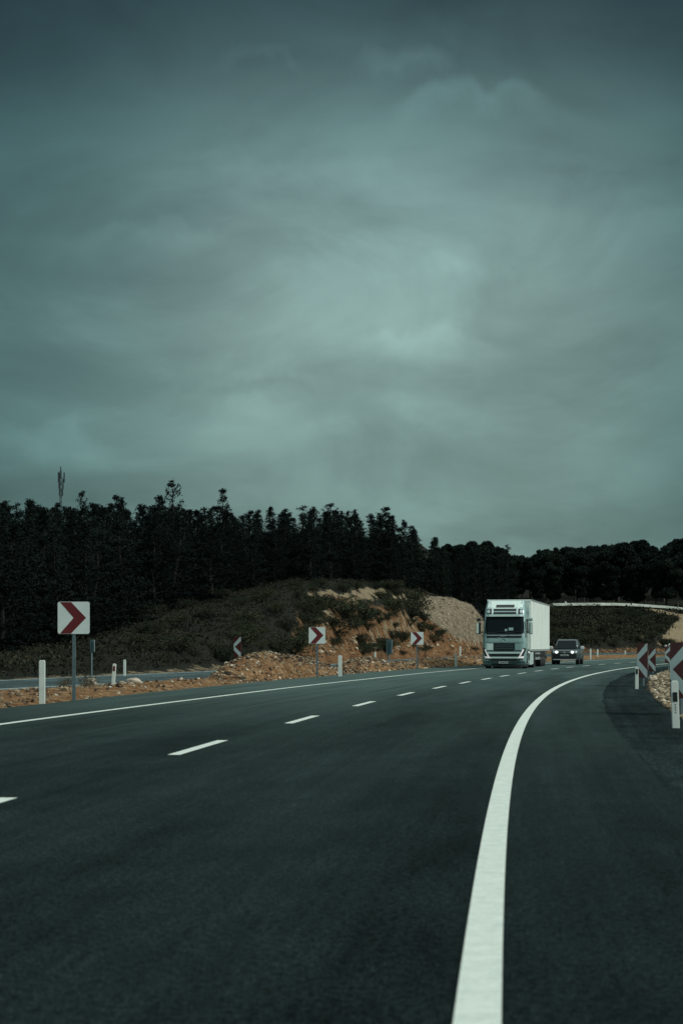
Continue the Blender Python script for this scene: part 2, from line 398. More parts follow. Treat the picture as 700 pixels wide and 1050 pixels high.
def cover(X, Y, z):
    """earth (orange), rock (pale), sand (tan) shares of a hillside point"""
    if Y < 20: return (0, 0, 0)
    px, py = pxy(X, Y, z)
    n = .5 * mn.fractal(Vector((X * .09, Y * .09, 3)), 1, 2, 3)
    o, y = off_of(X, Y)
    orange = rock = sand = 0.0
    if o < interp(F2T, y) and Y < 225 and px < 505:
        foot = interp(F2T, y) - o
        # cut face of the hill
        e = sstep(296, 325, px + 20 * n) * sstep(500, 488, px)
        e *= (sstep(596, 606, py + 8 * n) if py < 640 else 1) * sstep(34, 25, foot)
        orange = e * (.36 + .3 * sstep(625, 655, py) + .5 * n)
        if 312 < px < 345 and 655 < py < 675: orange += .45
        if 305 < px < 430 and 598 < py < 656:            # pale ledges
            sand = 0.0
            for (ax, ay, bx_, by, w_) in LEDGES:
                sand = max(sand, 1.0 - seg(px, py + 3*n, ax, ay, bx_, by) / (w_*1.4))
            sand *= 1.1
        rock = sstep(-2, 2.5, rock_sd(px, py) + 3 * n) * sstep(40, 32, foot)
        if 395 < px < 470 and 634 < py < 668 and rock < .3: orange += .22
        if px < 300: orange = .12 + .25 * n if foot < 6 else 0.0
        if px < 300 and foot < 1.5: sand = .5
        if foot < 4 and px > 300: orange = max(orange, .55); rock = min(rock, .6)
    elif Y > 195 and px > 500:
        if z < 1.2 + road_z(Y) - .3: orange = .5
        # sandy tracks on the right
        b = sstep(-2, 4, px - (674 + (657 - py) * .9) + 6*n) if 630 < py < 661 else 0
        b2 = 1 if (abs(py - (624 + (px - 662) * .22)) < 1.9 and px > 662) else 0
        sand = max(b, b2) * .95
        if abs(py - 652.5) < 1.2 and 644 < px < 674: sand = .85
        orange = max(orange, .06 + .2 * n)
    elif o > AR: orange = .3; sand = .4
    elif o > interp(F2T, y) - 1: orange = .7
    return (max(0, min(1, orange)), max(0, min(1, rock)), max(0, min(1, sand)))
gv, gc = [], []
for y in ys:
    for x in xs:
        z = ground(x, y); gv.append((x, y, z)); gc.append(cover(x, y, z))
nx = len(xs)
gf = [(j*nx+i, j*nx+i+1, (j+1)*nx+i+1, (j+1)*nx+i) for j in range(len(ys)-1) for i in range(nx-1)]
me = bpy.data.meshes.new('ground'); me.from_pydata(gv, [], gf); me.update()
ca = me.color_attributes.new('cover', 'FLOAT_COLOR', 'POINT')
for i, c in enumerate(gc): ca.data[i].color = (*c, 1)
for p in me.polygons: p.use_smooth = True
gnd = link('ground', me, M['terrain']); gnd['kind'] = 'structure'

# ------------------------------------------------------------------ median and verge beds in road coordinates
MOUNDS = [  # station, offset, half length, half width, height
 (66, -12.35, 9.5, 1.35, .80), (62, -12.3, 4.0, 1.1, .25), (82.5, -12.3, 5.5, 1.2, .62), (92, -12.6, 4, 1.5, .32),
 (101, -12.8, 5, 1.8, .45), (112, -13, 6, 2.0, .5), (46, -12.3, 5, 1.0, .11), (50.5, -12.0, 3, .8, .12), (40, -12.3, 4, 1.0, .07), (53.5, -12.6, 2.5, .7, .12)]
def med_z(Y, o):
    n2 = interp(N2T, Y); w = sstep(0, .5, AL - o) * sstep(0, .6, o - n2)
    z = .0 + (.05 + .05 * sstep(52, 60, Y)) * mn.fractal(Vector((Y * .8, o * .8, 2)), .9, 2, 4)
    for (s, c, l, wd, h) in MOUNDS:
        d = ((Y - s) / l) ** 2 + ((o - c) / wd) ** 2
        if d < 1: z += h * (1 - d) ** .8
    z += .05 * mn.fractal(Vector((Y * 3, o * 3, 9)), .8, 2, 3)
    return -.06 + w * max(.07, z + .09)
def ver_z(Y, o):
    d = o - AR
    z = sstep(0, 1.3, d) * (.18 + .1 * mn.noise(Vector((Y * .4, o * .4, 1)))) * (1 - .8 * sstep(3.2, 6, d))
    z *= interp([(0,0),(22,.2),(30,.8),(40,1.0),(60,1.0),(75,.7),(100,.4),(130,.2)], Y)
    return -.05 + z + sstep(0, .5, d) * .05 * mn.fractal(Vector((Y * 1.5, o * 1.5, 4)), .9, 2, 4)
def bed(name, mat, zf, o0, o1, y0, y1, st, nrow):
    vs, fs = [], []; yy = frange(y0, y1, st)
    for Y in yy:
        a = o0(Y) if callable(o0) else o0; b = o1(Y) if callable(o1) else o1
        for k in range(nrow + 1):
            o = lerp(a, b, k / nrow); vs.append(rp(Y, o, zf(Y, o)))
    n = nrow + 1
    for i in range(len(yy) - 1):
        for k in range(nrow): fs.append((i*n+k, i*n+k+1, (i+1)*n+k+1, (i+1)*n+k))
    me = bpy.data.meshes.new(name); me.from_pydata(vs, [], fs); me.update()
    for p in me.polygons: p.use_smooth = True
    o = link(name, me, mat); o['kind'] = 'structure'; return o
bed('median_ground', M['dirt'], med_z, lambda Y: interp(N2T, Y) - .1, AL + .1, 8, 190, .3, 16)
bed('verge_ground', M['gravelbed'], ver_z, AR - .02, AR + 8, 10, 150, .35, 24)
ICO = None
def stones(name, mat, n, pick, szf, tone):
    base = bmesh.new(); bmesh.ops.create_icosphere(base, subdivisions=1, radius=1)
    bv = [v.co.copy() for v in base.verts]; bf = [tuple(v.index for v in f.verts) for f in base.faces]; base.free()
    vs, fs, tn = [], [], []
    for _ in range(n):
        x, y, z = pick()
        s = szf(); sx, sy, sz = s*random.uniform(.6,1.3), s*random.uniform(.6,1.3), s*random.uniform(.4,.9)
        a = random.uniform(0, 6.28); ca_, sa_ = math.cos(a), math.sin(a); t = tone(); b = len(vs)
        for v in bv:
            r = random.uniform(.72, 1.15); px_, py_, pz_ = v.x*sx*r, v.y*sy*r, v.z*sz*r
            vs.append((x + px_*ca_ - py_*sa_, y + px_*sa_ + py_*ca_, z + pz_ + sz*.25)); tn.append(t)
        fs += [tuple(i + b for i in f) for f in bf]
    me = bpy.data.meshes.new(name); me.from_pydata(vs, [], fs); me.update()
    c = me.color_attributes.new('tone', 'FLOAT_COLOR', 'POINT')
    for i, t in enumerate(tn): c.data[i].color = (t, t, t, 1)
    o = link(name, me, mat); return o
def pick_med():
    while True:
        if random.random() < .62:
            s, c, l, w, h = random.choice(MOUNDS[:1] * 6 + MOUNDS[2:3] * 3 + MOUNDS[3:6] * 2)
            Y = s + random.uniform(-1, 1) * l * 1.05; o = c + random.uniform(-1, 1) * w * 1.15
        else:
            Y = random.uniform(28, 150); o = random.uniform(interp(N2T, Y), AL)
        if interp(N2T, Y) + .1 < o < AL - .12: return rp(Y, o, med_z(Y, o))
o = stones('rubble', M['stones'], 15000, pick_med, lambda: .02 + .055 * random.random() ** 2.2 + (.07 if random.random() < .03 else 0), lambda: random.random() ** 1.4)
tag(o, kind='stuff')
def pick_ver():
    Y = 24 + 85 * random.random() ** 1.7; o = AR + .15 + 8.5 * random.random() ** 1.6
    return rp(Y, o, ver_z(Y, o))
o = stones('gravel', M['stones_pale'], 9500, pick_ver, lambda: .035 + .08 * random.random() ** 2, lambda: random.random() ** 1.1)
tag(o, kind='stuff')
def boulder(name, px, py, r, lab, sy=1.0):
    X, Y = gp(px, py); bm = bmesh.new(); bmesh.ops.create_icosphere(bm, subdivisions=3, radius=1)
    sd = random.uniform(0, 99)
    for v in bm.verts:
        k = 1 + .35 * mn.noise(v.co * 1.3 + Vector((sd, 0, 0))) + .15 * mn.noise(v.co * 3.5 + Vector((sd, 5, 0)))
        v.co = Vector((v.co.x * r * 1.3 * k, v.co.y * r * k, v.co.z * r * sy * k))
    me = bpy.data.meshes.new(name); bm.to_mesh(me); bm.free()
    b = link(name, me, M['rock']); b.location = (X, Y, r * .45 + max(0, 0)); tag(b, lab, 'boulder'); return b
boulder('boulder', 93.5, 702.5, .16, 'small pale boulder beside the dry weeds, left of the tilted median post')
boulder('boulder', 138, 703, .2, 'wide pale boulder lying on the median right of the tilted post', .8)
boulder('boulder', 668.8, 697.5, .13, 'single white stone on top edge of the gravel behind the right signs')
b = boulder('boulder', 397, 675.5, .55, 'pale flat boulder at the foot of the orange cut hill', .6)

# ------------------------------------------------------------------ weeds
w = MB()
for _ in range(170):
    px = random.choice([64, 66, 70, 86, 88, 92, 96]) + random.gauss(0, 2.2); X, Y = gp(px, random.uniform(703, 707))
    h = random.uniform(.12, .42); dx, dy = random.gauss(0, .09), random.gauss(0, .09)
    w.add([(X, Y, .02), (X + .014, Y, .02), (X + dx, Y + dy, h)], [(0, 1, 2)])
    for k in range(3):
        t = random.uniform(.4, 1); s = .03
        c = Vector((X + dx*t, Y + dy*t, h*t)); w.add([c, c + Vector((random.gauss(0, s), random.gauss(0, s), s)), c + Vector((random.gauss(0, s), random.gauss(0, s), 0))], [(0, 1, 2)])
tag(w.build('weeds', M['weed']), kind='stuff')

# ------------------------------------------------------------------ chevron signs
def rrect(w, h, r=.04, n=4, z0=0.0):
    pts = []
    for cx_, cz_, a0 in ((w/2-r, r, -90), (w/2-r, h-r, 0), (-w/2+r, h-r, 90), (-w/2+r, r, 180)):
        for k in range(n + 1):
            a = math.radians(a0 + 90 * k / n); pts.append((cx_ + r*math.cos(a), z0 + cz_ + r*math.sin(a)))
    return pts
def post_mb(h, w=.07):
    m = MB(); t = .008                           # an open channel post
    m.box(-w/2, w/2, -t, 0, -.25, h); m.box(-w/2, -w/2 + t, 0, w*.6, -.25, h); m.box(w/2 - t, w/2, 0, w*.6, -.25, h)
    return m
def chevron_sign(name, loc, rz, size, bottom, lab, kind='white', group=None, postx=0.0):
    r = empty(name, loc, rz); S = size
    m = post_mb(bottom + S * .8, .075)
    p = m.build('post', M['steel'], r); p.location = (postx, .018, 0)
    b = MB(); b.prism(rrect(S, S, .05, 4, bottom), -.004, .004)
    panel = b.build('panel', {'white': M['white'], 'dark': M['darkred'], 'redwhite': M['red']}[kind], r)
    bb = MB(); bb.prism(rrect(S*.985, S*.985, .05, 4, bottom + S*.0075), .0045, .0085); bb.build('panel_back', M['plateback'], r)
    q = lambda u, v: ((u - .5) * S, bottom + (1 - v) * S)
    c = MB()
    if kind == 'white':
        c.prism([q(.075, .012), q(.42, .012), q(.89, .5), q(.5, .5)], -.0075, -.0045)
        c.prism([q(.5, .5), q(.89, .5), q(.42, .988), q(.075, .988)], -.0075, -.0045)
        c.build('chevron', M['red'], r)
    else:
        c.prism([q(.01, .34), q(.86, .015), q(.99, .015), q(.99, .21), q(.15, .49), q(.01, .49)], -.0075, -.0045)
        c.prism([q(.01, .49), q(.15, .49), q(.99, .78), q(.99, .985), q(.86, .985), q(.01, .66)], -.0075, -.0045)
        c.build('chevron', M['bluewhite'], r)
    for z in (bottom + S*.25, bottom + S*.72):
        k = MB(); k.box(-.06, .06, .009, .018, z - .02, z + .02); k.build('bracket', M['steel'], r)
    return tag(r, lab, 'road sign', group)
def m_per_px(Y): return Y / F
for (px, base, ptop, pbot, w_, lab, cxp) in [
    (74.5, 719, 617, 650, 32.5, 'white square sign with red chevron pointing right, nearest one on the left verge', 75.8),
    (324.5, 695, 643, 660, 17.2, 'white square sign with red chevron between the tall rubble mound and white post', 325),
    (428, 686, 648, 661, 12.8, 'white square sign with red chevron in front of the orange cut hill', 427.5)]:
    X, Y = gp(px, base); k = m_per_px(Y); S = (pbot - ptop) * k
    chevron_sign('chevron_sign', (X, Y, 0), math.radians(-3), S, (base - pbot) * k, lab, 'white', 'red and white chevron signs', 0.0).location.x += (cxp - px) * k
# signs along the inside of the curve, turned away
for (px, base, ptop, pbot, rz, lab) in [
    (695, 733, 658.5, 716, 82.5, 'large dark red sign with pale chevron, nearest on the right verge'),
    (658, 703.5, 659.5, 695, 83, 'turned dark red chevron sign directly behind the striped reflector post'),
    (668, 691, 665, 688.5, 83, 'small turned chevron sign, second behind the striped reflector post'),
    (684.2, 687.5, 663, 680, 81, 'smallest chevron sign, half hidden by the largest one at the verge')]:
    X, Y = gp(px, base); k = m_per_px(Y)
    if ptop == 658.5: Y = 31.0; X = (696 - CX) * Y / F; k = m_per_px(Y); base = HY + H / Y * F
    S = (pbot - ptop) * k
    chevron_sign('chevron_sign', (X, Y, 0), math.radians(-rz), S, (base - pbot) * k, lab, 'dark', 'dark chevron signs on the inside of the bend', 0.0)
# the one behind the mound, and two seen edge-on
X, Y = gp(243.5, 690); k = m_per_px(Y); chevron_sign('chevron_sign', (X, Y, 0), math.radians(-66), 20*k*1.05, (690-674)*k, 'red sign with white chevron pointing left, standing behind the tall rubble mound', 'redwhite')
X, Y = gp(95, 693); k = m_per_px(Y); chevron_sign('chevron_sign', (X, Y, 0), math.radians(119), 12.5*k, (693-668.5)*k, 'thin pole whose small sign shows its blue-grey back across the side road', 'white')
X, Y = gp(399, 686); k = m_per_px(Y); chevron_sign('chevron_sign', (X, Y, 0), math.radians(112), 15*k, (686-671)*k, 'pole with blue-grey sign edge at the median, left of the hill chevron sign', 'white')

# ------------------------------------------------------------------ marker posts
def marker(px, base, top, wpx, lab, refl=None, tilt=0.0, group='white marker posts along the roads', Yf=None, dots=False, parts=True):
    X, Y = gp(px, base)
    z0 = 0.0
    if Yf: Y = Yf; X = (px - CX) * Y / F; z0 = ground(X, Y)
    k = m_per_px(Y); h = (base - top) * k; w_ = wpx * k
    r = empty('marker_post', (X, Y, z0 - .03), math.radians(-4)); r.rotation_euler.y = math.radians(tilt)
    m = MB(); m.prism([(-w_/2, -.2), (w_/2, -.2), (w_/2, h), (w_/2*.7, h + .03), (-w_/2*.7, h + .03), (-w_/2, h)], -.03, .03)
    m.build('body', M['post_white'], r, bevel=.008)
    if refl:
        q = MB(); q.box(-w_*.32, w_*.32, -.036, -.0305, h*refl[0], h*refl[1]); q.build('reflector', M['darkred'] if refl[2] == 'r' else M['blackgloss'], r)
    if dots:
        q = MB()
        for i in range(4): 
            z = h * (.36 + .055*i); q.prism([(-.012, z), (.014, z + .004), (0, z + .024)], -.034, -.0305)
        q.build('mark', M['blackgloss'], r)
    return tag(r, lab, 'marker post', group)
marker(43.5, 721, 677, 6.2, 'tall flat white post left of the nearest chevron sign')
marker(116, 704, 680.5, 3.6, 'white post with dark reflector leaning slightly on the orange median', (.72, .93, 'r'), 4)
marker(128, 693, 676.5, 2.6, 'plain white post across the side road, behind the leaning reflector post')
marker(348.5, 693.5, 672, 4.0, 'white post just right of the middle chevron sign, between two rubble mounds')
marker(384.5, 680, 668.5, 2.0, 'short white post beside the pale boulder under the cut hill')
marker(467, 683.5, 670, 2.6, 'white post on the median near the left side of the truck')
marker(471.6, 679, 662.5, 1.8, 'slim yellowish post between the median post and the rock face')
marker(605, 676, 664, 1.6, 'left one of two thin white posts behind the car', None, 0, 'thin posts beyond the road', 150)
marker(612.2, 670, 661, 1.6, 'right one of two thin white posts behind the car', None, 0, 'thin posts beyond the road', 172)
marker(640.5, 669, 664, 1.3, 'lone thin white post far along the orange verge', None, 0, 'thin posts beyond the road', 205)
marker(652.3, 706.5, 684, 3.4, 'white post with dark band in front of the turned chevron signs', (.72, .96, 'k'))
marker(692.5, 746.5, 698, 7.4, 'large white post with black reflector and small marks at the gravel edge', (.60, .80, 'k'), -2, dots=True)
marker(579.6, 615, 611, 1.5, 'tiny white post standing on the far pale path', None, 0, 'thin posts beyond the road', 332)

# ------------------------------------------------------------------ truck
def fy(z): return interp([(.2,.06),(.45,.0),(.95,.0),(1.55,.02),(1.95,.08),(2.95,.36),(3.15,.38),(3.45,.55),(3.75,.95),(3.88,1.25)], z)
def hw(z): return interp([(.2,1.2),(.45,1.25),(1.6,1.25),(2.0,1.24),(2.95,1.19),(3.3,1.16),(3.88,1.08)], z)
CR = .34
def face_y(x, z):
    e = abs(x) - (hw(z) - CR)
    return fy(z) + (CR - math.sqrt(max(0, CR*CR - e*e)) if e > 0 else 0)
def ring(z, yb=2.35):
    w, f, pts = hw(z), fy(z), []
    for sgn in (-1, 1):
        seq = range(0, 7) if sgn < 0 else range(6, -1, -1)
        for k in seq:
            a = math.pi / 2 * k / 6
            pts.append((sgn * (w - CR + CR * math.cos(a)), f + CR - CR * math.sin(a), z))
    pts += [(w, yb, z), (-w, yb, z)]
    return pts
def patch(name, x0, x1, z0, z1, out, mat, parent, nx_=10, nz_=5, inner=-.02, quad=None):
    """panel that follows the curved cab front, OUT metres proud of it"""
    vs, fs = [], []
    for lay in (out, inner):
        for j in range(nz_ + 1):
            for i in range(nx_ + 1):
                u, v = i / nx_, j / nz_
                if quad:
                    (ax, az), (bx_, bz), (cx_, cz), (dx, dz) = quad
                    x = lerp(lerp(ax, bx_, u), lerp(dx, cx_, u), v); z = lerp(lerp(az, bz, u), lerp(dz, cz, u), v)
                else: x = lerp(x0, x1, u); z = lerp(z0, z1, v)
                vs.append((x, face_y(x, z) - lay, z))
    n = nx_ + 1; o2 = n * (nz_ + 1)
    for j in range(nz_):
        for i in range(nx_):
            a = j*n + i; fs += [(a, a+1, a+n+1, a+n), (o2+a, o2+a+n, o2+a+n+1, o2+a+1)]
    for i in range(nx_):
        a, b = i, nz_*n + i; fs += [(a, o2+a, o2+a+1, a+1), (b, b+1, o2+b+1, o2+b)]
    for j in range(nz_):
        a, b = j*n, j*n + nx_; fs += [(a, a+n, o2+a+n, o2+a), (b, o2+b, o2+b+n, b+n)]
    m = MB(); m.add(vs, fs); return m.build(name, mat, parent)
def wheel(parent, x, y, r, wd, side_):
    t = MB(); s = side_
    t.lathe_x([(-wd/2*s, r*.6), (-wd/2*s, r*.93), (-wd*.4*s, r), (wd*.4*s, r), (wd/2*s, r*.93), (wd/2*s, r*.6), (wd*.3*s, r*.56)], x, y, r)
    tr = t.build('wheel', M['black'], parent)
    q = MB(); q.lathe_x([(wd*.3*s, r*.57), (wd*.36*s, r*.55), (wd*.2*s, r*.4), (wd*.2*s, r*.22), (wd*.45*s, r*.2), (wd*.45*s, r*.1)], x, y, r, 20)
    q.build('rim', M['chrome'], tr); return tr
Xt, Yt = gp(516.5, 685.6)
truck = empty('truck', (Xt, Yt, 0), -math.radians(11.6))
tag(truck, 'pale articulated truck with tall cab and white box trailer coming round the bend', 'truck')
rings = [ring(z) for z in (.22,.45,.95,1.3,1.55,1.75,1.95,2.2,2.5,2.75,2.95,3.15,3.3,3.45,3.6,3.75,3.88)]
n = len(rings[0]); m = MB()
vs = [p for r_ in rings for p in r_]
fs = [(k*n+i, k*n+(i+1)%n, (k+1)*n+(i+1)%n, (k+1)*n+i) for k in range(len(rings)-1) for i in range(n)]
m.add(vs, fs + [tuple(range(n)), tuple(range((len(rings)-1)*n, len(rings)*n))])
cab = m.build('cab', M['cab'], truck)
patch('lower_fascia', -1.22, 1.22, .43, 1.46, .006, M['cab_low'], truck, 14, 6)
for p in cab.data.polygons: p.use_smooth = len(p.vertices) == 4
ws = patch('windscreen', 0, 0, 0, 0, .012, M['glass'], truck, 14, 6, quad=[(-1.13, 1.98), (1.13, 1.98), (1.06, 2.93), (-1.06, 2.93)])
for (xa, xb, za, zb) in ((.02, .16, 2.12, 2.24), (.24, .5, 2.16, 2.32)): patch('paper', xa, xb, za, zb, .018, M['cab'], ws, 2, 2, .0125)
for x0, x1, tilt in ((-.95, .05, -.05), (.0, 1.0, -.05)):
    q = MB(); q.tube((x0, face_y(x0, 2.03) - .05, 2.0), (x1, face_y(x1, 2.1) - .045, 2.1), .013, .01, 6); q.build('wiper', M['blackgloss'], ws)
patch('sun_visor', -1.08, 1.08, 2.95, 3.07, .12, M['cab_light'], truck)
patch('light_bar', -1.02, 1.02, 3.10, 3.38, .015, M['blackgloss'], truck)
patch('trim', -.72, .72, 3.2, 3.26, .03, M['cab'], truck)
for sx in (-1, 1):
    patch('spotlight', sx*.93 - .08, sx*.93 + .08, 3.16, 3.31, .045, M['lens'], truck, 3, 3)
    patch('bar_bracket', sx*.70 - .05, sx*.70 + .05, 3.08, 3.56, .05, M['cab_light'], truck, 2, 6)
patch('roof_panel', -1.0, 1.0, 3.4, 3.86, .02, M['cab_light'], truck)
patch('roof_slot', -.52, .52, 3.47, 3.63, .03, M['blackgloss'], truck)
patch('scuttle', -1.18, 1.18, 1.74, 1.97, .02, M['blackgloss'], truck)
patch('trim', -.98, .98, 1.86, 1.91, .035, M['chrome'], truck)
patch('front_panel', -1.08, 1.08, 1.47, 1.72, .03, M['cab'], truck)
grl = patch('grille', -.56, .56, .98, 1.46, .02, M['blackgloss'], truck)
for z in (1.12, 1.25, 1.37): patch('slat', -.49, .49, z, z + .03, .035, M['cab_low'], grl)
for sx in (-1, 1):
    patch('front_panel', sx*.84 - .22, sx*.84 + .22, 1.05, 1.43, .025, M['cab_light'] if sx < 0 else M['cab'], truck, 6, 3)
patch('grille_band', -.93, .93, .85, .95, .035, M['cab_light'], truck)
patch('air_intake', -.72, .72, .69, .83, .015, M['blackgloss'], truck)
patch('grille_band', -.80, .80, .58, .67, .035, M['cab_light'], truck)
patch('air_intake', -.72, .72, .44, .56, .02, M['blackgloss'], truck)
patch('bumper', -1.16, 1.16, .30, .42, .03, M['cab_low'], truck)
patch('valance', -1.2, 1.2, .12, .29, .0, M['chassis'], truck, inner=-.2)
lp = MB(); lp.box(-.30, .22, -.06, -.035, .29, .40); lp = lp.build('number_plate', M['plate'], truck)
q = MB()
for i in range(7): q.box(-.25 + i*.065, -.21 + i*.065, -.063, -.0605, .315, .38)
q.build('plate_characters', M['blackgloss'], lp)
em = MB()                                                    # ring and diagonal bar badge
for i in range(20):
    a0, a1 = 2*math.pi*i/20, 2*math.pi*(i+1)/20; em.tube((.1*math.cos(a0), -.02, 1.6 + .1*math.sin(a0)), (.1*math.cos(a1), -.02, 1.6 + .1*math.sin(a1)), .018, n=5)
em.build('badge_ring', M['chrome'], truck)
patch('badge_bar', 0, 0, 0, 0, .05, M['chrome'], truck, 6, 1, quad=[(-.42, 1.74), (-.36, 1.74), (.42, 1.93), (.36, 1.93)])
for sx in (-1, 1):
    hl = patch('headlight', 0, 0, 0, 0, .02, M['blackgloss'], truck, 4, 6, quad=[(sx*.62, .58), (sx*1.0, .5), (sx*1.24, 1.13), (sx*1.08, 1.17)])
    patch('daytime_lamp', 0, 0, 0, 0, .035, M['lamp'], hl, 2, 6, quad=[(sx*.82, .66), (sx*.9, .62), (sx*1.12, 1.07), (sx*1.05, 1.1)])
    patch('daytime_lamp', 0, 0, 0, 0, .035, M['lamp'], hl, 6, 2, quad=[(sx*.74, .585), (sx*1.06, .585), (sx*1.12, .70), (sx*.82, .68)])
    a = MB(); a.box(sx*1.47 - .10, sx*1.47 + .10, .22, .46, 1.95, 2.62); a.box(sx*1.47 - .10, sx*1.47 + .10, .24, .46, 2.68, 2.86)
    mi = a.build('mirror', M['blackgloss'] if sx < 0 else M['cab'], truck, bevel=.04)
    a = MB(); a.box(sx*1.52 - .06, sx*1.52 + .05, .205, .218, 2.0, 2.6); a.build('mirror_shell', M['cab_light'], mi)
    for zz_ in (2.75, 2.07):
        a = MB(); a.tube((sx*1.18, .5, zz_), (sx*1.42, .35, zz_), .03); a.build('mirror_arm', M['blackgloss'], mi)
    # side window and door line
    a = MB(); x = sx * 1.232; a.add([(x, .55, 2.0), (x, 1.5, 2.0), (sx*1.205, 1.5, 2.8), (sx*1.205, .72, 2.8), (x+sx*.012, .55, 2.0), (x+sx*.012, 1.5, 2.0), (sx*1.217, 1.5, 2.8), (sx*1.217, .72, 2.8)], [(0,1,2,3),(4,5,6,7),(0,1,5,4),(1,2,6,5),(2,3,7,6),(3,0,4,7)])
    a.build('side_window', M['glass'], truck)
    a = MB(); a.box(sx*1.252 - .012, sx*1.252 + .012, .42, .95, .3, .62); a.box(sx*1.252 - .012, sx*1.252 + .012, .45, .9, .72, 1.0); a.build('step', M['blackgloss'], truck)
    a = MB()
    for i in range(12):
        t0, t1 = math.pi*i/12, math.pi*(i+1)/12
        a.add([(sx*1.262, 1.4+.62*math.cos(t0), .5+.62*math.sin(t0)), (sx*1.262, 1.4+.62*math.cos(t1), .5+.62*math.sin(t1)), (sx*1.262, 1.4+.54*math.cos(t1), .5+.54*math.sin(t1)), (sx*1.262, 1.4+.54*math.cos(t0), .5+.54*math.sin(t0))], [(0,1,2,3)])
    a.build('wheel_arch', M['blackgloss'], truck)
    a = MB(); a.box(sx*1.14 - .11, sx*1.14 + .11, 2.45, 3.6, .18, .92); a.build('side_skirt', M['cab_light'], truck, bevel=.03)
    a = MB(); a.box(sx*1.14 - .11, sx*1.14 + .11, 3.95, 4.55, .2, .92); a.build('side_skirt', M['cab_light'], truck, bevel=.03)
    a = MB(); a.box(sx*1.2 - .03, sx*1.2 + .03, 2.3, 2.75, 1.0, 3.7); a.build('air_deflector', M['cab_light'], truck, bevel=.02)
    wheel(truck, sx*1.05, 1.4, .5, .3, sx); wheel(truck, sx*.98, 5.2, .5, .5, sx)
    for y in (10.6, 11.9, 13.2): wheel(truck, sx*1.05, y, .5, .36, sx)
    a = MB(); a.box(sx*1.2 - .02, sx*1.2 + .02, 6.3, 9.7, .45, .6); a.box(sx*1.2 - .02, sx*1.2 + .02, 6.3, 9.7, .78, .88)
    for y in (6.6, 8, 9.4): a.box(sx*1.17 - .02, sx*1.17 + .005, y - .04, y + .04, .45, 1.02)
    a.build('side_guard', M['chrome'], truck)
    a = MB(); a.box(sx*1.1 - .05, sx*1.1+.05, 7.0, 7.1, .1, 1.0); a.build('landing_leg', M['chassis'], truck)
a = MB(); a.box(-.45, .45, .8, 6.6, .62, .92); a.box(-.4, .4, 6.7, 16.2, .8, 1.0); a.box(-1.1, 1.1, 16.2, 16.3, .45, .6); a.build('chassis_frame', M['chassis'], truck)
a = MB(); a.box(-1.28, 1.28, 2.9, 16.4, 1.0, 3.97); tb = a.build('trailer_box', M['trailer'], truck, bevel=.03)
for sx in (-1, 1):
    a = MB(); a.box(sx*1.285 - .012, sx*1.285 + .012, 2.9, 16.4, .96, 1.09); a.box(sx*1.285 - .012, sx*1.285 + .012, 2.9, 16.4, 3.9, 3.99); a.build('rail', M['chrome'], tb)
    a = MB()
    for i in range(1, 12): a.box(sx*1.281 - .003, sx*1.281 + .003, 2.9 + i*1.125, 2.92 + i*1.125, 1.1, 3.89)
    a.build('panel_joint', M['cab'], tb)
    a = MB(); a.box(sx*1.15 - .04, sx*1.15 + .04, 2.885, 2.9, 3.85, 3.9); a.build('marker_lamp', M['lens'], tb)
a = MB(); a.box(-.95, .95, 2.55, 2.895, 2.6, 3.5); a.build('cooling_unit', M['cab_light'], tb, bevel=.05)

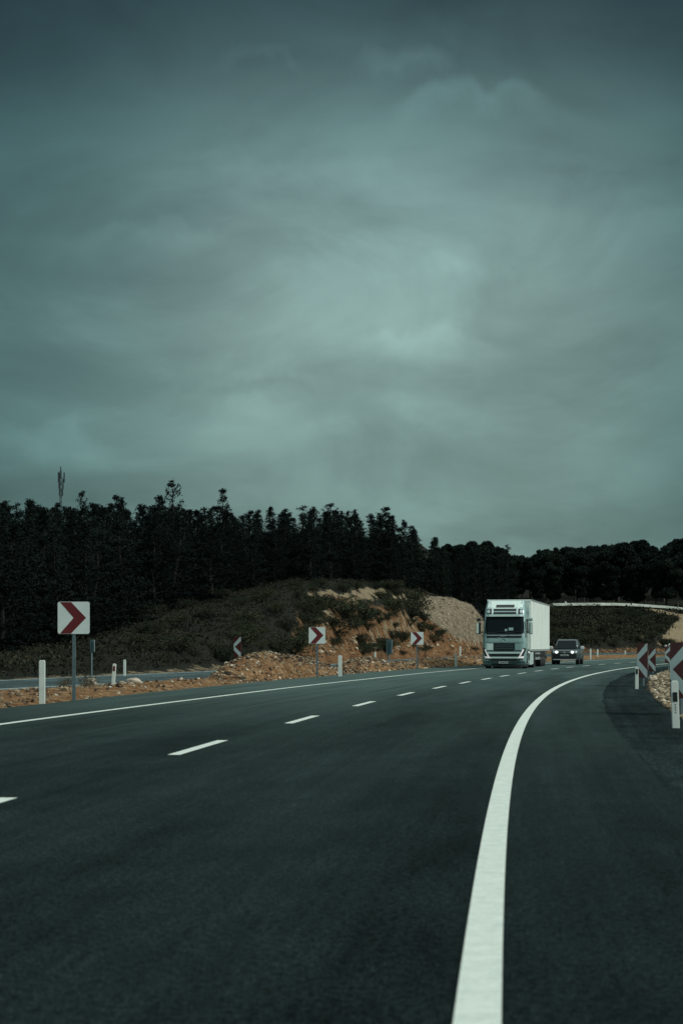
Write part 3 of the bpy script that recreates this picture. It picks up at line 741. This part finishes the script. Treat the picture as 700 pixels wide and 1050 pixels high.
# ------------------------------------------------------------------ cars
def car(name, loc, rz, paint, lab, W=.93, L=4.9, Ht=1.78, lit=True, pickup=True):
    c = empty(name, loc, rz); tag(c, lab, 'car')
    def lft(levels, nm, mt):
        rs = []
        for (z, y0, y1, w, r, dz) in levels:
            pts = []
            for (cx_, cy, a0) in ((w-r, y1-r, 0), (-w+r, y1-r, 90), (-w+r, y0+r, 180), (w-r, y0+r, 270)):
                for k in range(6):
                    a = math.radians(a0 + 90*k/5); y = cy + r*math.sin(a); pts.append((cx_ + r*math.cos(a), y, z + dz*(y/1.4 if y < 1.4 else 1)))
            rs.append(pts)
        n = len(rs[0]); mm = MB(); mm.add([p for q in rs for p in q],
            [(k*n+i, k*n+(i+1)%n, (k+1)*n+(i+1)%n, (k+1)*n+i) for k in range(len(rs)-1) for i in range(n)] + [tuple(range(n)), tuple(range((len(rs)-1)*n, len(rs)*n))])
        o = mm.build(nm, mt, c)
        for p in o.data.polygons: p.use_smooth = len(p.vertices) == 4
        return o
    lft([(.32,.12,L-.1,W-.06,.25,0),(.5,.02,L,W,.3,0),(.78,.0,L,W,.3,0),(.93,.05,L,W-.01,.3,.05),(.98,.14,L-.05,W-.05,.3,.1),(1.0,.25,L-.1,W-.14,.3,.12)], 'body', paint)
    gh = [(1.06,1.25,L-(.4 if not pickup else 1.5),W-.08,.2,0),(1.4,1.62,L-.55-(0 if not pickup else 1.1),W-.15,.2,0),(Ht-.1,1.95,L-.8-(0 if not pickup else 1.0),W-.24,.2,0),(Ht-.04,2.05,L-.9-(0 if not pickup else 1.0),W-.3,.2,0)]
    lft(gh, 'cabin', paint)
    a = MB(); y = lambda z: interp([(1.06,1.25),(1.4,1.62),(Ht-.1,1.95)], z) - .012; wd = lambda z: interp([(1.06,W-.2),(1.4,W-.26),(Ht-.1,W-.34)], z)
    z0, z1 = 1.12, Ht-.13; a.add([(-wd(z0),y(z0),z0),(wd(z0),y(z0),z0),(wd(z1),y(z1),z1),(-wd(z1),y(z1),z1),(-wd(z0),y(z0)+.03,z0),(wd(z0),y(z0)+.03,z0),(wd(z1),y(z1)+.03,z1),(-wd(z1),y(z1)+.03,z1)],[(0,1,2,3),(4,5,6,7),(0,1,5,4),(1,2,6,5),(2,3,7,6),(3,0,4,7)])
    a.build('windscreen', M['glass'], c)
    for sx in (-1, 1):
        xa, xb = sx*(W-.07), sx*(W-.225)
        a = MB(); a.add([(xa,1.6,1.12),(xa,3.2,1.12),(xb,3.1,Ht-.16),(xb,2.05,Ht-.16),(xa-sx*.05,1.6,1.12),(xa-sx*.05,3.2,1.12),(xb-sx*.05,3.1,Ht-.16),(xb-sx*.05,2.05,Ht-.16)],[(0,1,2,3),(4,5,6,7),(0,1,5,4),(1,2,6,5),(2,3,7,6),(3,0,4,7)]); a.build('side_window', M['glass'], c)
        a = MB(); a.box(sx*(W+.14)-.13, sx*(W+.14)+.13, 1.45, 1.6, 1.05, 1.26); mi = a.build('mirror', M['carwhite'], c, bevel=.04)
        a = MB(); a.box(sx*(W-.02)-.05, sx*(W-.02)+.05, 1.5, 1.56, 1.08, 1.14); a.build('mirror_arm', M['blackgloss'], mi)
        a = MB(); a.box(sx*.58-.2, sx*.58+.2, -.02, .2, .78, .93); hl = a.build('headlight', M['lens'], c, bevel=.02)
        if lit:
            a = MB(); a.tube((sx*.53, -.045, .855), (sx*.53, -.02, .855), .08, n=16); a.build('bulb', M['lamp_hot'], hl)
        wheel(c, sx*(W-.12), .95, .37, .25, sx); wheel(c, sx*(W-.12), L-1.05, .37, .25, sx)
        a = MB(); a.box(sx*(W-.24)-.015, sx*(W-.24)+.015, 2.2, 3.3, Ht-.06, Ht-.01); a.build('roof_rail', M['blackgloss'], c)
        a = MB(); a.box(sx*(W-.02)-.03, sx*(W-.02)+.03, .45, 1.45, .34, .80); a.build('wheel_arch', M['blackgloss'], c, bevel=.03)
    a = MB(); a.box(-.37, .37, -.03, .15, .76, .92); g_ = a.build('grille', M['blackgloss'], c)
    a = MB(); a.box(-.37, .37, -.038, -.03, .83, .85); a.box(-.06,.06,-.045,-.03,.79,.89); a.build('badge', M['chrome'], g_)
    a = MB(); a.box(-W+.12, W-.12, -.05, .2, .40, .75); bp = a.build('bumper', M['blackgloss'], c, bevel=.03)
    a = MB(); a.box(-.27, .27, -.062, -.051, .60, .70); q = a.build('number_plate', M['plate'], c)
    a = MB()
    for i in range(6): a.box(-.2+i*.07, -.16+i*.07, -.066, -.0625, .62, .68)
    a.build('plate_characters', M['blackgloss'], q)
    a = MB(); a.box(-W+.15, W-.15, -.065, .15, .32, .385); a.build('skid_plate', M['chrome'], c, bevel=.01)
    return c
Xc, Yc = gp(578.3, 681.6)
car('car', (Xc, Yc, road_z(Yc)), -math.radians(13.0), M['suv'], 'dark grey pickup-like car with lit headlights following the truck')
Yw = 182.0; Xw = (689.5 - CX) * Yw / F
car('car', (Xw, Yw, road_z(Yw)-.01), -math.radians(20), M['carwhite'], 'distant white car half hidden behind the largest dark chevron sign', W=.9, L=4.4, Ht=1.42, lit=False, pickup=False)

# ------------------------------------------------------------------ far path
pv, pf = [], []; cols = [(566,331),(572,330.5),(590,331),(610,330),(630,330.5),(650,331),(670,332),(684,333),(700,334),(725,336)]
pts = []
for (px, Y) in cols:
    X = (px - CX) * Y / F; e = HY - interp([(566,619.3),(600,618.8),(640,619),(690,622.5),(725,627)], px)
    zt = H + e * Y / F + .15; th = 0.0
    pv += [(X + .2, Y - .7, zt - th - .55), (X, Y, zt), (X, Y + 4.0, zt + .1), (X, Y + 4.1, zt - 2)]
for i in range(len(cols) - 1):
    for k in range(3): a = i*4 + k; pf.append((a, a+1, a+5, a+4))
pf += [(0,1,2,3), tuple(len(pv) - 4 + i for i in (3,2,1,0))]
mm = MB(); mm.add(pv, pf); tag(mm.build('path', M['concrete']), kind='structure')

# ------------------------------------------------------------------ mast
Xm = (62.5 - CX) * 262 / F; zm = ground(Xm, 262); hm = H + (HY - 482.5) * 262 / F - zm
mast = empty('telecom_mast', (Xm, 262, zm)); tag(mast, 'slim lattice telecom mast with antennas rising above the forest', 'mast')
a = MB()
legs = [(math.cos(t)*.3, math.sin(t)*.3) for t in (.5, 2.6, 4.7)]
for (x, y) in legs: a.tube((x, y, -1), (x*.45, y*.45, hm), .055, .04, 5)
zz = 0
while zz < hm - 1:
    for i in range(3):
        (x0, y0), (x1, y1) = legs[i], legs[(i+1) % 3]; k0 = 1 - .55*zz/hm; k1 = 1 - .55*(zz+1)/hm
        a.tube((x0*k0, y0*k0, zz), (x1*k1, y1*k1, zz+1), .022, n=4)
    zz += 1
a.build('lattice', M['mast'], mast)
a = MB(); a.tube((0,0,hm-1), (0,0,hm+.6), .09); a.build('top_pole', M['mast'], mast)
for (r, z0, z1, k) in ((.55, hm-1.9, hm-.3, 3), (.38, hm-2.9, hm-1.3, 3), (.28, hm-4.0, hm-2.9, 3)):
    for i in range(k):
        t = 6.283*i/k; x, y = math.cos(t)*r, math.sin(t)*r
        b = MB(); b.box(x-.1, x+.1, y-.06, y+.06, z0, z1); an = b.build('antenna', M['mast'], mast)
        b = MB(); b.tube((0,0,(z0+z1)/2), (x,y,(z0+z1)/2), .03, n=5); b.build('antenna_arm', M['mast'], an)

# ------------------------------------------------------------------ trees
def leaf(mb, c, s, rnd):
    d = Vector((rnd.gauss(0,1), rnd.gauss(0,1), rnd.gauss(0,.8)))
    if d.length < .01: return
    d.normalize(); u = d.orthogonal().normalized(); u.rotate(__import__('mathutils').Quaternion(d, rnd.uniform(0, 6.28))); w = d.cross(u)
    a, b = s*rnd.uniform(.7,1.4), s*rnd.uniform(.28,.6)
    mb.add([c - u*a, c + w*b, c + u*a, c - w*b], [(0,1,2,3)])
def pine_meshes(seed, h=10.0, width=2.2, start=.22, open_=.5, lean=0.0, leafs=.105):
    r = random.Random(seed); t = MB(); c = MB()
    top = Vector((lean*h*.1, 0, h)); P = lambda z: Vector((lean*h*.1*(z/h)**2 + .12*math.sin(z*.8+seed), .1*math.cos(z*.7+seed), z))
    k = 8
    for i in range(k): t.tube(P(h*i/k*.97), P(h*(i+1)/k*.97), .17*(1-i/k)+.02, .17*(1-(i+1)/k)+.02, 7, False)
    z = h*start
    while z < h*.985:
        f = (z/h - start)/(1-start); Lm = width*(.55+.45*min(1, f*5))*(1-f)**.95 + .16
        nb = r.randint(4, 6); a0 = r.uniform(0, 6.28)
        for b in range(nb):
            if r.random() < .12*open_*2 + (.25 if f > .62 else 0): continue
            a = a0 + 6.283*b/nb + r.gauss(0,.25); L = Lm*r.uniform(.5,1.2); up = lerp(.1,.85,f) + r.gauss(0,.12)
            d = Vector((math.cos(a), math.sin(a), up)).normalized(); p0 = P(z); p1 = p0 + d*L
            t.tube(p0, p1, .035*(1-f)+.01, .008, 4, False)
            m_ = max(2, int(L/.34))
            for q in range(m_):
                s = (q+1)/m_
                if s < .25 and L > .8: continue
                cc = p0 + d*(L*s) + Vector((r.gauss(0,.1), r.gauss(0,.1), r.gauss(0,.07)+.04)); rad = .2 + .1*(1-s)
                for _ in range(r.randint(24, 32) if f < .6 else r.randint(14, 20)):
                    leaf(c, cc + Vector((r.gauss(0,rad*.6), r.gauss(0,rad*.6), r.gauss(0,rad*.42))), leafs, r)
        z += h*.045*r.uniform(.75,1.25)
    for _ in range(26): leaf(c, P(h*.97) + Vector((r.gauss(0,.07), r.gauss(0,.07), r.uniform(-.5,.3))), leafs*.8, r)
    return t, c
def round_meshes(seed, h=12.0, width=4.0, start=.45, leafs=.26):
    r = random.Random(seed); t = MB(); c = MB()
    P = lambda z: Vector((.25*math.sin(z*.4+seed), .2*math.cos(z*.35+seed), z))
    for i in range(6): t.tube(P(h*i/6*.8), P(h*(i+1)/6*.8), .24*(1-i/7), .24*(1-(i+1)/7), 7, False)
    cl = []
    for _ in range(13):
        a = r.uniform(0, 6.28); rr = width*.62*math.sqrt(r.random()); f = rr/width
        zc = h*lerp(.9, .66, f*1.1) + r.gauss(0, h*.035); cl.append((Vector((math.cos(a)*rr, math.sin(a)*rr, zc)), r.uniform(.8,1.55)*width/4))
    for _ in range(12):
        a = r.uniform(0, 6.28); rr = width*.6*r.random(); cl.append((Vector((math.cos(a)*rr, math.sin(a)*rr, h*r.uniform(start, .66))), r.uniform(.9,1.4)*width/4))
    for (p, rad) in cl:
        b = P(h*r.uniform(.35,.6)); t.tube(b, p, .07, .02, 5, False)
        for _ in range(int(150*rad*rad)+50):
            d = Vector((r.gauss(0,1), r.gauss(0,1), r.gauss(0,1))).normalized()*rad*r.uniform(.55,1.08); d.z *= .62
            cc = p + d
            for _k in range(4): leaf(c, cc + Vector((r.gauss(0,.15), r.gauss(0,.15), r.gauss(0,.1))), leafs, r)
    return t, c
def proto(name, tm, cm, lm, bark='bark'):
    e = empty(name, (0, 0, -500))
    tm.build('trunk', M[bark], e); cm.build('crown', lm, e); return e
pines = [proto('pine_tree', *pine_meshes(s, 10, w, st, op, ln), M['needles']) for (s, w, st, op, ln) in
         [(1,3.2,.05,.3,.2),(2,2.8,.08,.6,-.3),(3,3.5,.04,.4,.5),(4,2.5,.06,.5,.1),(5,3.3,.07,.8,-.4),(6,3.0,.03,.2,0),(7,3.1,.05,.9,.6),(8,2.7,.05,.4,-.2)]]
tallp = proto('pine_tree', *pine_meshes(21, 10, 3.4, .3, 1.5, .3), M['needles'])
rounds = [proto('umbrella_pine_tree', *round_meshes(s, 12, w, st), M['needles_far'], 'bark_pale') for (s, w, st) in [(31,3.8,.25),(32,4.4,.2),(33,3.4,.15),(34,4.8,.25)]]
used = set()
def plant(pr, X, Y, h, base_h, lab, group, wide=1.0):
    z = ground(X, Y)
    if id(pr) not in used: used.add(id(pr)); o = pr
    else: o = copy_tree(pr)
    s = h / base_h; o.location = (X, Y, z - .15); o.rotation_euler = (random.gauss(0,.02), random.gauss(0,.02), random.uniform(0, 6.28)); o.scale = (s*wide, s*wide, s)
    tag(o, lab, 'tree', group); return o
FRONT = [(-80,78),(0,84),(60,90),(110,102),(150,122),(200,136),(255,143),(300,150),(360,168),(405,190),(430,208),(465,218),(485,224),(520,260)]
TOPL = [(-80,512),(0,517),(40,513),(62,517),(90,516),(120,512),(150,518),(178,515),(200,520),(228,516),(260,524),(300,521),(340,518),(370,526),(400,523),(430,541),(455,552),(480,557),(520,562)]
def tree_label(px):
    for lim, t in [(62,'dark pine in the forest left of the lattice mast'),(130,'dark pine in the forest above the nearest chevron sign'),
                   (205,'dark pine among the forest round the tallest ragged pine'),(300,'dark pine in the forest above the tall rubble mound'),
                   (425,'dark pine in the forest behind the brushy top of the cut hill'),(999,'dark pine in the forest behind the pale rock face')]:
        if px < lim: return t
cnt = 0; row = 0; Y = 80.0
while Y < 290:
    sp = interp([(80,2.4),(130,3.0),(180,3.5),(290,3.9)], Y)
    X = (-70 - CX) * Y / F + random.uniform(0, sp)
    while True:
        px = CX + X/Y*F
        if px > 525: break
        yj = Y + random.gauss(0, 1.6); fr = interp(FRONT, px)
        if yj > fr and (yj < fr + 125) and not (25 < yj - fr < 70 and random.random() < .3):
            top = interp(TOPL, px) + random.choice([0, 2, 3, 5, 7, 9]) + random.gauss(0, 2.5) + (14 if yj < fr + 12 else 0)
            z = ground(X, yj); h = H + (HY - top)*yj/F - z
            h = max(4.2, min(15, h)); plant(random.choice(pines), X, yj, h, 10, tree_label(px), tree_label(px).replace('dark pine', 'dark pines'), random.uniform(.85, 1.2)*min(1.25, 10/h)); cnt += 1
        X += sp * random.uniform(.75, 1.3)
    Y += interp([(80,4.5),(130,6.5),(200,10),(290,13)], Y); row += 1
for (px, top, Y, lab, wd) in [(176,491,150,'tallest ragged pine with open branches standing out of the skyline',1.0),
        (228,501,152,'second tallest pine on the skyline with a narrow double crown',.8),
        (165,508,146,'shorter pine leaning on the left of the tallest ragged pine',.8),
        (81,501,150,'thin bare-topped pine right of the lattice mast',.6),
        (122,508,155,'pine with a small pointed tip left of the tallest ragged pine',.9), (282,519,160,'thin spire-topped pine above the tall rubble mound',.6),
        (338,514,172,'broad open pine on the skyline above the middle chevron sign',1.0),(398,520,195,'large bushy pine at the step down of the skyline',1.1)]:
    X = (px - CX)*Y/F; z = ground(X, Y); h = H + (HY - top)*Y/F - z
    plant(tallp if px in (176, 81, 338) else pines[1], X, Y, h, 10, lab, None, wd*10/h*1.05); cnt += 1
RT = [(440,560),(470,556),(495,553),(520,560),(545,563),(570,556),(600,558),(622,552),(645,551),(668,556),(700,549),(760,552)]
for ri, (Y, sp) in enumerate([(343,5.0),(354,4.8),(368,5.0),(386,5.5),(405,6.0)]):
    X = (455 - CX)*Y/F + random.uniform(0, 4)
    while True:
        px = CX + X/Y*F
        if px > 765: break
        top = interp(RT, px) + random.uniform(-1, 9) + (14 if Y < 350 else 4 if Y < 360 else 0); yj = Y + random.gauss(0, 2); z = ground(X, yj); h = min(17, H + (HY - top)*yj/F - z)
        l = 'round-crowned dark pine in the wood beyond the far pale path' if px > 560 else 'round-crowned dark pine in the wood above the truck trailer'
        plant(random.choice(rounds), X, yj, h, 12, l, l.replace('pine', 'pines'), random.uniform(.8, 1.1)); cnt += 1
        X += sp*random.uniform(.7, 1.35)
print('TREES', cnt)

# ------------------------------------------------------------------ shrubs and brush
shp = []
for s in range(4):
    r = random.Random(100 + s); c = MB(); t = MB()
    for _ in range(9):
        d = Vector((r.gauss(0,.32), r.gauss(0,.32), r.uniform(.25,.8))); t.tube((0,0,-.1), d, .03, .01, 4, False)
        for _k in range(140): leaf(c, d + Vector((r.gauss(0,.2), r.gauss(0,.2), r.gauss(0,.15))), .055, r)
    e = empty('shrub', (0,0,-500)); t.build('stem', M['bark'], e); c.build('foliage', M['shrubleaf'], e); shp.append(e)
def ray_to_ground(px, py, y0=60, y1=345):
    dz = -(py - HY)/F; dx = (px - CX)/F; Y = y0
    while Y < y1:
        z = H + dz*Y
        if off_of(dx*Y, Y)[0] < AL - 3.2 and ground(dx*Y, Y) > z and Y > 62: return dx*Y, Y
        Y += .5
    return None
k = 0
spots = []
for _ in range(900):
    if len(spots) >= 120: break
    px, py = random.uniform(300, 486), random.uniform(600, 672)
    if rock_sd(px, py) > -4: continue
    if abs(px - 332) < 16 and py > 640 and random.random() < .8: continue
    spots.append((px, py, random.uniform(.6, 1.4)))
spots += [(424,622,2.8),(421,632,2.6),(432,628,2.2),(372,640,2.4),(386,650,2.2),(350,634,2.4),(342,648,2),(404,628,2),(392,668,1.8),(300,672,2)]
for _ in range(40):
    spots.append((random.uniform(135, 305), random.uniform(612, 682), random.uniform(.6, 1.4)))
for _ in range(60):
    spots.append((random.uniform(560, 700), random.uniform(630, 664), random.uniform(1.0, 2.1)))
for i, (px, py, s) in enumerate(spots):
    g = ray_to_ground(px, py)
    if not g: continue
    X, Y = g; z = ground(X, Y); cv = cover(X, Y, z)
    if cv[2] > .35 or cv[1] > .5: continue
    o = shp[k % 4] if k < 4 else copy_tree(shp[k % 4]); k += 1
    o.location = (X, Y, z - .05*s); o.rotation_euler = (0, 0, random.uniform(0, 6.28)); o.scale = (s, s, s*random.uniform(.6, .9))
    if px > 560: l = 'low dark shrub on the slope below the far pale path'
    elif px < 300: l = 'low dark shrub on the green bank left of the cut hill'
    else: l = 'dark shrub growing on the orange and brown cut hill'
    tag(o, l, 'shrub', l.replace('shrub', 'shrubs'))
print('SHRUBS', k)
rb = random.Random(5)
def scatter(n, x0, x1, y0, y1, test, size, per=7):
    m = MB(); c = 0; tries = 0
    while c < n and tries < n*12:
        tries += 1; X, Y = rb.uniform(x0, x1), rb.uniform(y0, y1)
        px = CX + X/Y*F
        if not -120 < px < 820: continue
        o, y = off_of(X, Y)
        if o > interp(F2T, y) - 1.2: continue
        z = ground(X, Y); cv = cover(X, Y, z)
        if not test(px, Y, z, cv): continue
        c += 1; s = size*rb.uniform(.5, 1.4)
        for _ in range(per): leaf(m, Vector((X + rb.gauss(0,s*1.3), Y + rb.gauss(0,s*1.3), z + abs(rb.gauss(0,s)))), s*.75, rb)
    return m
m = scatter(30000, -55, 38, 66, 215, lambda px, Y, z, cv: cv[1] < .3 and cv[2] < .4 and -120 < px < 505 and (px < 318 or rb.random() < (.75 if mn.noise(Vector((px*.045, Y*.06, 2))) + .6*mn.noise(Vector((px*.16, Y*.2, 5))) > .02 else .06)), .11)
tag(m.build('undergrowth', M['brush']), kind='stuff')
m = scatter(8000, 20, 95, 215, 345, lambda px, Y, z, cv: cv[2] < .5 and px > 500 and z > 1.0 and not (329 < Y < 337), .27)
tag(m.build('undergrowth', M['brush']), kind='stuff')
# broken rock pieces on the rock face and the foot of the cut
def pick_rock():
    while True:
        px, py = rb.uniform(320, 497), rb.uniform(612, 672)
        if py < 655 and rb.random() < .8: continue
        g = ray_to_ground(px, py, 120, 230)
        if g: return (g[0], g[1], ground(*g))
o = stones('rubble', M['stones_pale'], 700, pick_rock, lambda: .06 + .26*rb.random()**4, lambda: rb.random()); tag(o, kind='stuff')

# ------------------------------------------------------------------ world
SUN_EL, SUN_AZ = math.radians(38), math.radians(116)     # azimuth clockwise from +Y: behind the camera, to the right
wd = bpy.data.worlds.new('World'); scene.world = wd; wd.use_nodes = True; nt = wd.node_tree
bg = nt.nodes['Background']
sky = nt.nodes.new('ShaderNodeTexSky'); sky.sky_type = 'NISHITA'; sky.sun_disc = False
sky.sun_elevation = SUN_EL; sky.sun_rotation = SUN_AZ
tc = nt.nodes.new('ShaderNodeTexCoord').outputs['Generated']
sp = nt.nodes.new('ShaderNodeSeparateXYZ'); nt.links.new(tc, sp.inputs[0])
x, y, z = sp.outputs
inv = mth(nt, 'DIVIDE', 1.0, mth(nt, 'MAXIMUM', y, .08))
a_ = mth(nt, 'MULTIPLY', x, inv); b_ = mth(nt, 'MULTIPLY', z, inv)
den = mth(nt, 'DIVIDE', 1.0, mth(nt, 'ADD', mth(nt, 'MAXIMUM', z, 0), .16))
cb = nt.nodes.new('ShaderNodeCombineXYZ'); nt.links.new(mth(nt, 'MULTIPLY', x, den), cb.inputs[0]); nt.links.new(mth(nt, 'MULTIPLY', y, den), cb.inputs[1])
nA = nz(nt, 1.3, 7, .5, cb.outputs[0], (1, .9, 1), .35)
nB = nz(nt, 7.0, 8, .55, tc, (1, 1, 2.0), .5)
nC = nz(nt, 2.2, 4, .5, tc, (1, 1, 2.2), .3)
g = lambda r, gg, b: (r, gg, b)
cr = ramp(nt, z, [(0, g(.155,.26,.24)), (.075, g(.18,.295,.272)), (.127, g(.215,.342,.315)), (.187, g(.232,.355,.327)), (.25, g(.18,.288,.272)), (.30, g(.104,.183,.177)), (.335, g(.055,.102,.102)), (.37, g(.026,.056,.059)), (.45, g(.12,.18,.18)), (.7, g(.5,.6,.58)), (1, g(.95,1.07,1.0))])
def gain(n, lo, hi, p0=.3, p1=.7): return mrange(nt, n, p0, p1, lo, hi)
f = mth(nt, 'MULTIPLY', gain(nA, .84, 1.14), gain(nB, .80, 1.2))
f = mth(nt, 'MULTIPLY', f, gain(nC, .84, 1.12))
ax = mth(nt, 'SUBTRACT', a_, .035)
lat = mth(nt, 'MAXIMUM', mth(nt, 'DIVIDE', 1.04, mth(nt, 'MULTIPLY_ADD', mth(nt, 'MULTIPLY', ax, ax), 22.0, 1.0)), .36)
lat0 = lat; fwd = mrange(nt, y, .72, .94, 0, 1)
lat = mth(nt, 'MULTIPLY_ADD', mth(nt, 'SUBTRACT', lat0, .95), fwd, .95)
f = mth(nt, 'MULTIPLY', f, lat)
eb = nz(nt, 26, 5, .5, tc, (1, 1, .6)); ec = nz(nt, 70, 4, .5, tc)
edge_n = mth(nt, 'ADD', mth(nt, 'MULTIPLY', mth(nt, 'SUBTRACT', eb, .5), .05), mth(nt, 'MULTIPLY', mth(nt, 'SUBTRACT', ec, .5), .012))
def shelf(a0, b0, wa, amp, fall=.035, curve=.012, soft=.010):
    t = mth(nt, 'DIVIDE', mth(nt, 'SUBTRACT', a_, a0), wa); t2 = mth(nt, 'MULTIPLY', t, t)
    e = mth(nt, 'SUBTRACT', mth(nt, 'ADD', edge_n, b0), mth(nt, 'MULTIPLY', t2, curve))
    d = mth(nt, 'SUBTRACT', e, b_)
    up = mrange(nt, d, -soft*.3, soft, 0, 1); dn = mrange(nt, d, 0, fall, 1, 0); w_ = mrange(nt, t2, .2, 1.6, 1, 0)
    return mth(nt, 'MULTIPLY', mth(nt, 'MULTIPLY', mth(nt, 'MULTIPLY', up, dn), w_), amp)
tot = None
for args in [(.078,.352,.042,.42,.030), (.055,.196,.045,.20,.035), (-.12,.262,.055,.20,.030), (-.025,.300,.10,.12,.03), (-.045,.168,.03,-.16,.012,.01,.006),
             (-.185,.135,.04,.26,.035), (.0,.245,.10,.10,.03), (.10,.155,.06,.08,.03), (-.10,.09,.06,.10,.03), (.04,.372,.03,.40,.02), (-.05,.368,.025,.35,.012)]:
    s = shelf(*args); tot = s if tot is None else mth(nt, 'ADD', tot, s)
f = mth(nt, 'MULTIPLY', f, mth(nt, 'ADD', 1.0, mth(nt, 'MULTIPLY', tot, fwd)))
tint = mixc(nt, mrange(nt, lat, .3, .95, 1, 0), (1.0, 1.0, 1.0), (.74, 1.0, 1.02)); cr = mixc(nt, 1.0, cr, tint, 'MULTIPLY')
vs_ = nt.nodes.new('ShaderNodeVectorMath'); vs_.operation = 'SCALE'; nt.links.new(cr, vs_.inputs[0]); nt.links.new(mth(nt, 'MULTIPLY', f, 6.2), vs_.inputs['Scale'])
mix = mixc(nt, .04, vs_.outputs[0], sky.outputs[0])
nt.links.new(mix, bg.inputs[0]); bg.inputs[1].default_value = .1
sl = bpy.data.lights.new('Sun', 'SUN'); sl.energy = 1.5; sl.angle = math.radians(22); sl.color = (1, 1, .93)
so = bpy.data.objects.new('Sun', sl); col.objects.link(so)
dv = Vector((math.sin(SUN_AZ)*math.cos(SUN_EL), math.cos(SUN_AZ)*math.cos(SUN_EL), math.sin(SUN_EL)))
so.rotation_euler = dv.to_track_quat('Z', 'Y').to_euler()

# ------------------------------------------------------------------ camera
cam = bpy.data.cameras.new('Camera'); co = bpy.data.objects.new('Camera', cam); col.objects.link(co)
co.location = (0, 0, H); co.rotation_euler = (math.radians(90), 0, 0)
cam.sensor_fit = 'VERTICAL'; cam.sensor_height = 36; cam.sensor_width = 24; cam.lens = F/1050*36; cam.shift_y = (HY - 525)/1050
cam.clip_start = .1; cam.clip_end = 5000
cam.dof.use_dof = True; cam.dof.focus_distance = 90; cam.dof.aperture_fstop = 3.5
scene.camera = co
scene.view_settings.view_transform = 'Standard'; scene.view_settings.look = 'None'; scene.view_settings.exposure = .7; scene.view_settings.gamma = 1
scene.cycles.max_bounces = 5; scene.cycles.use_denoising = True
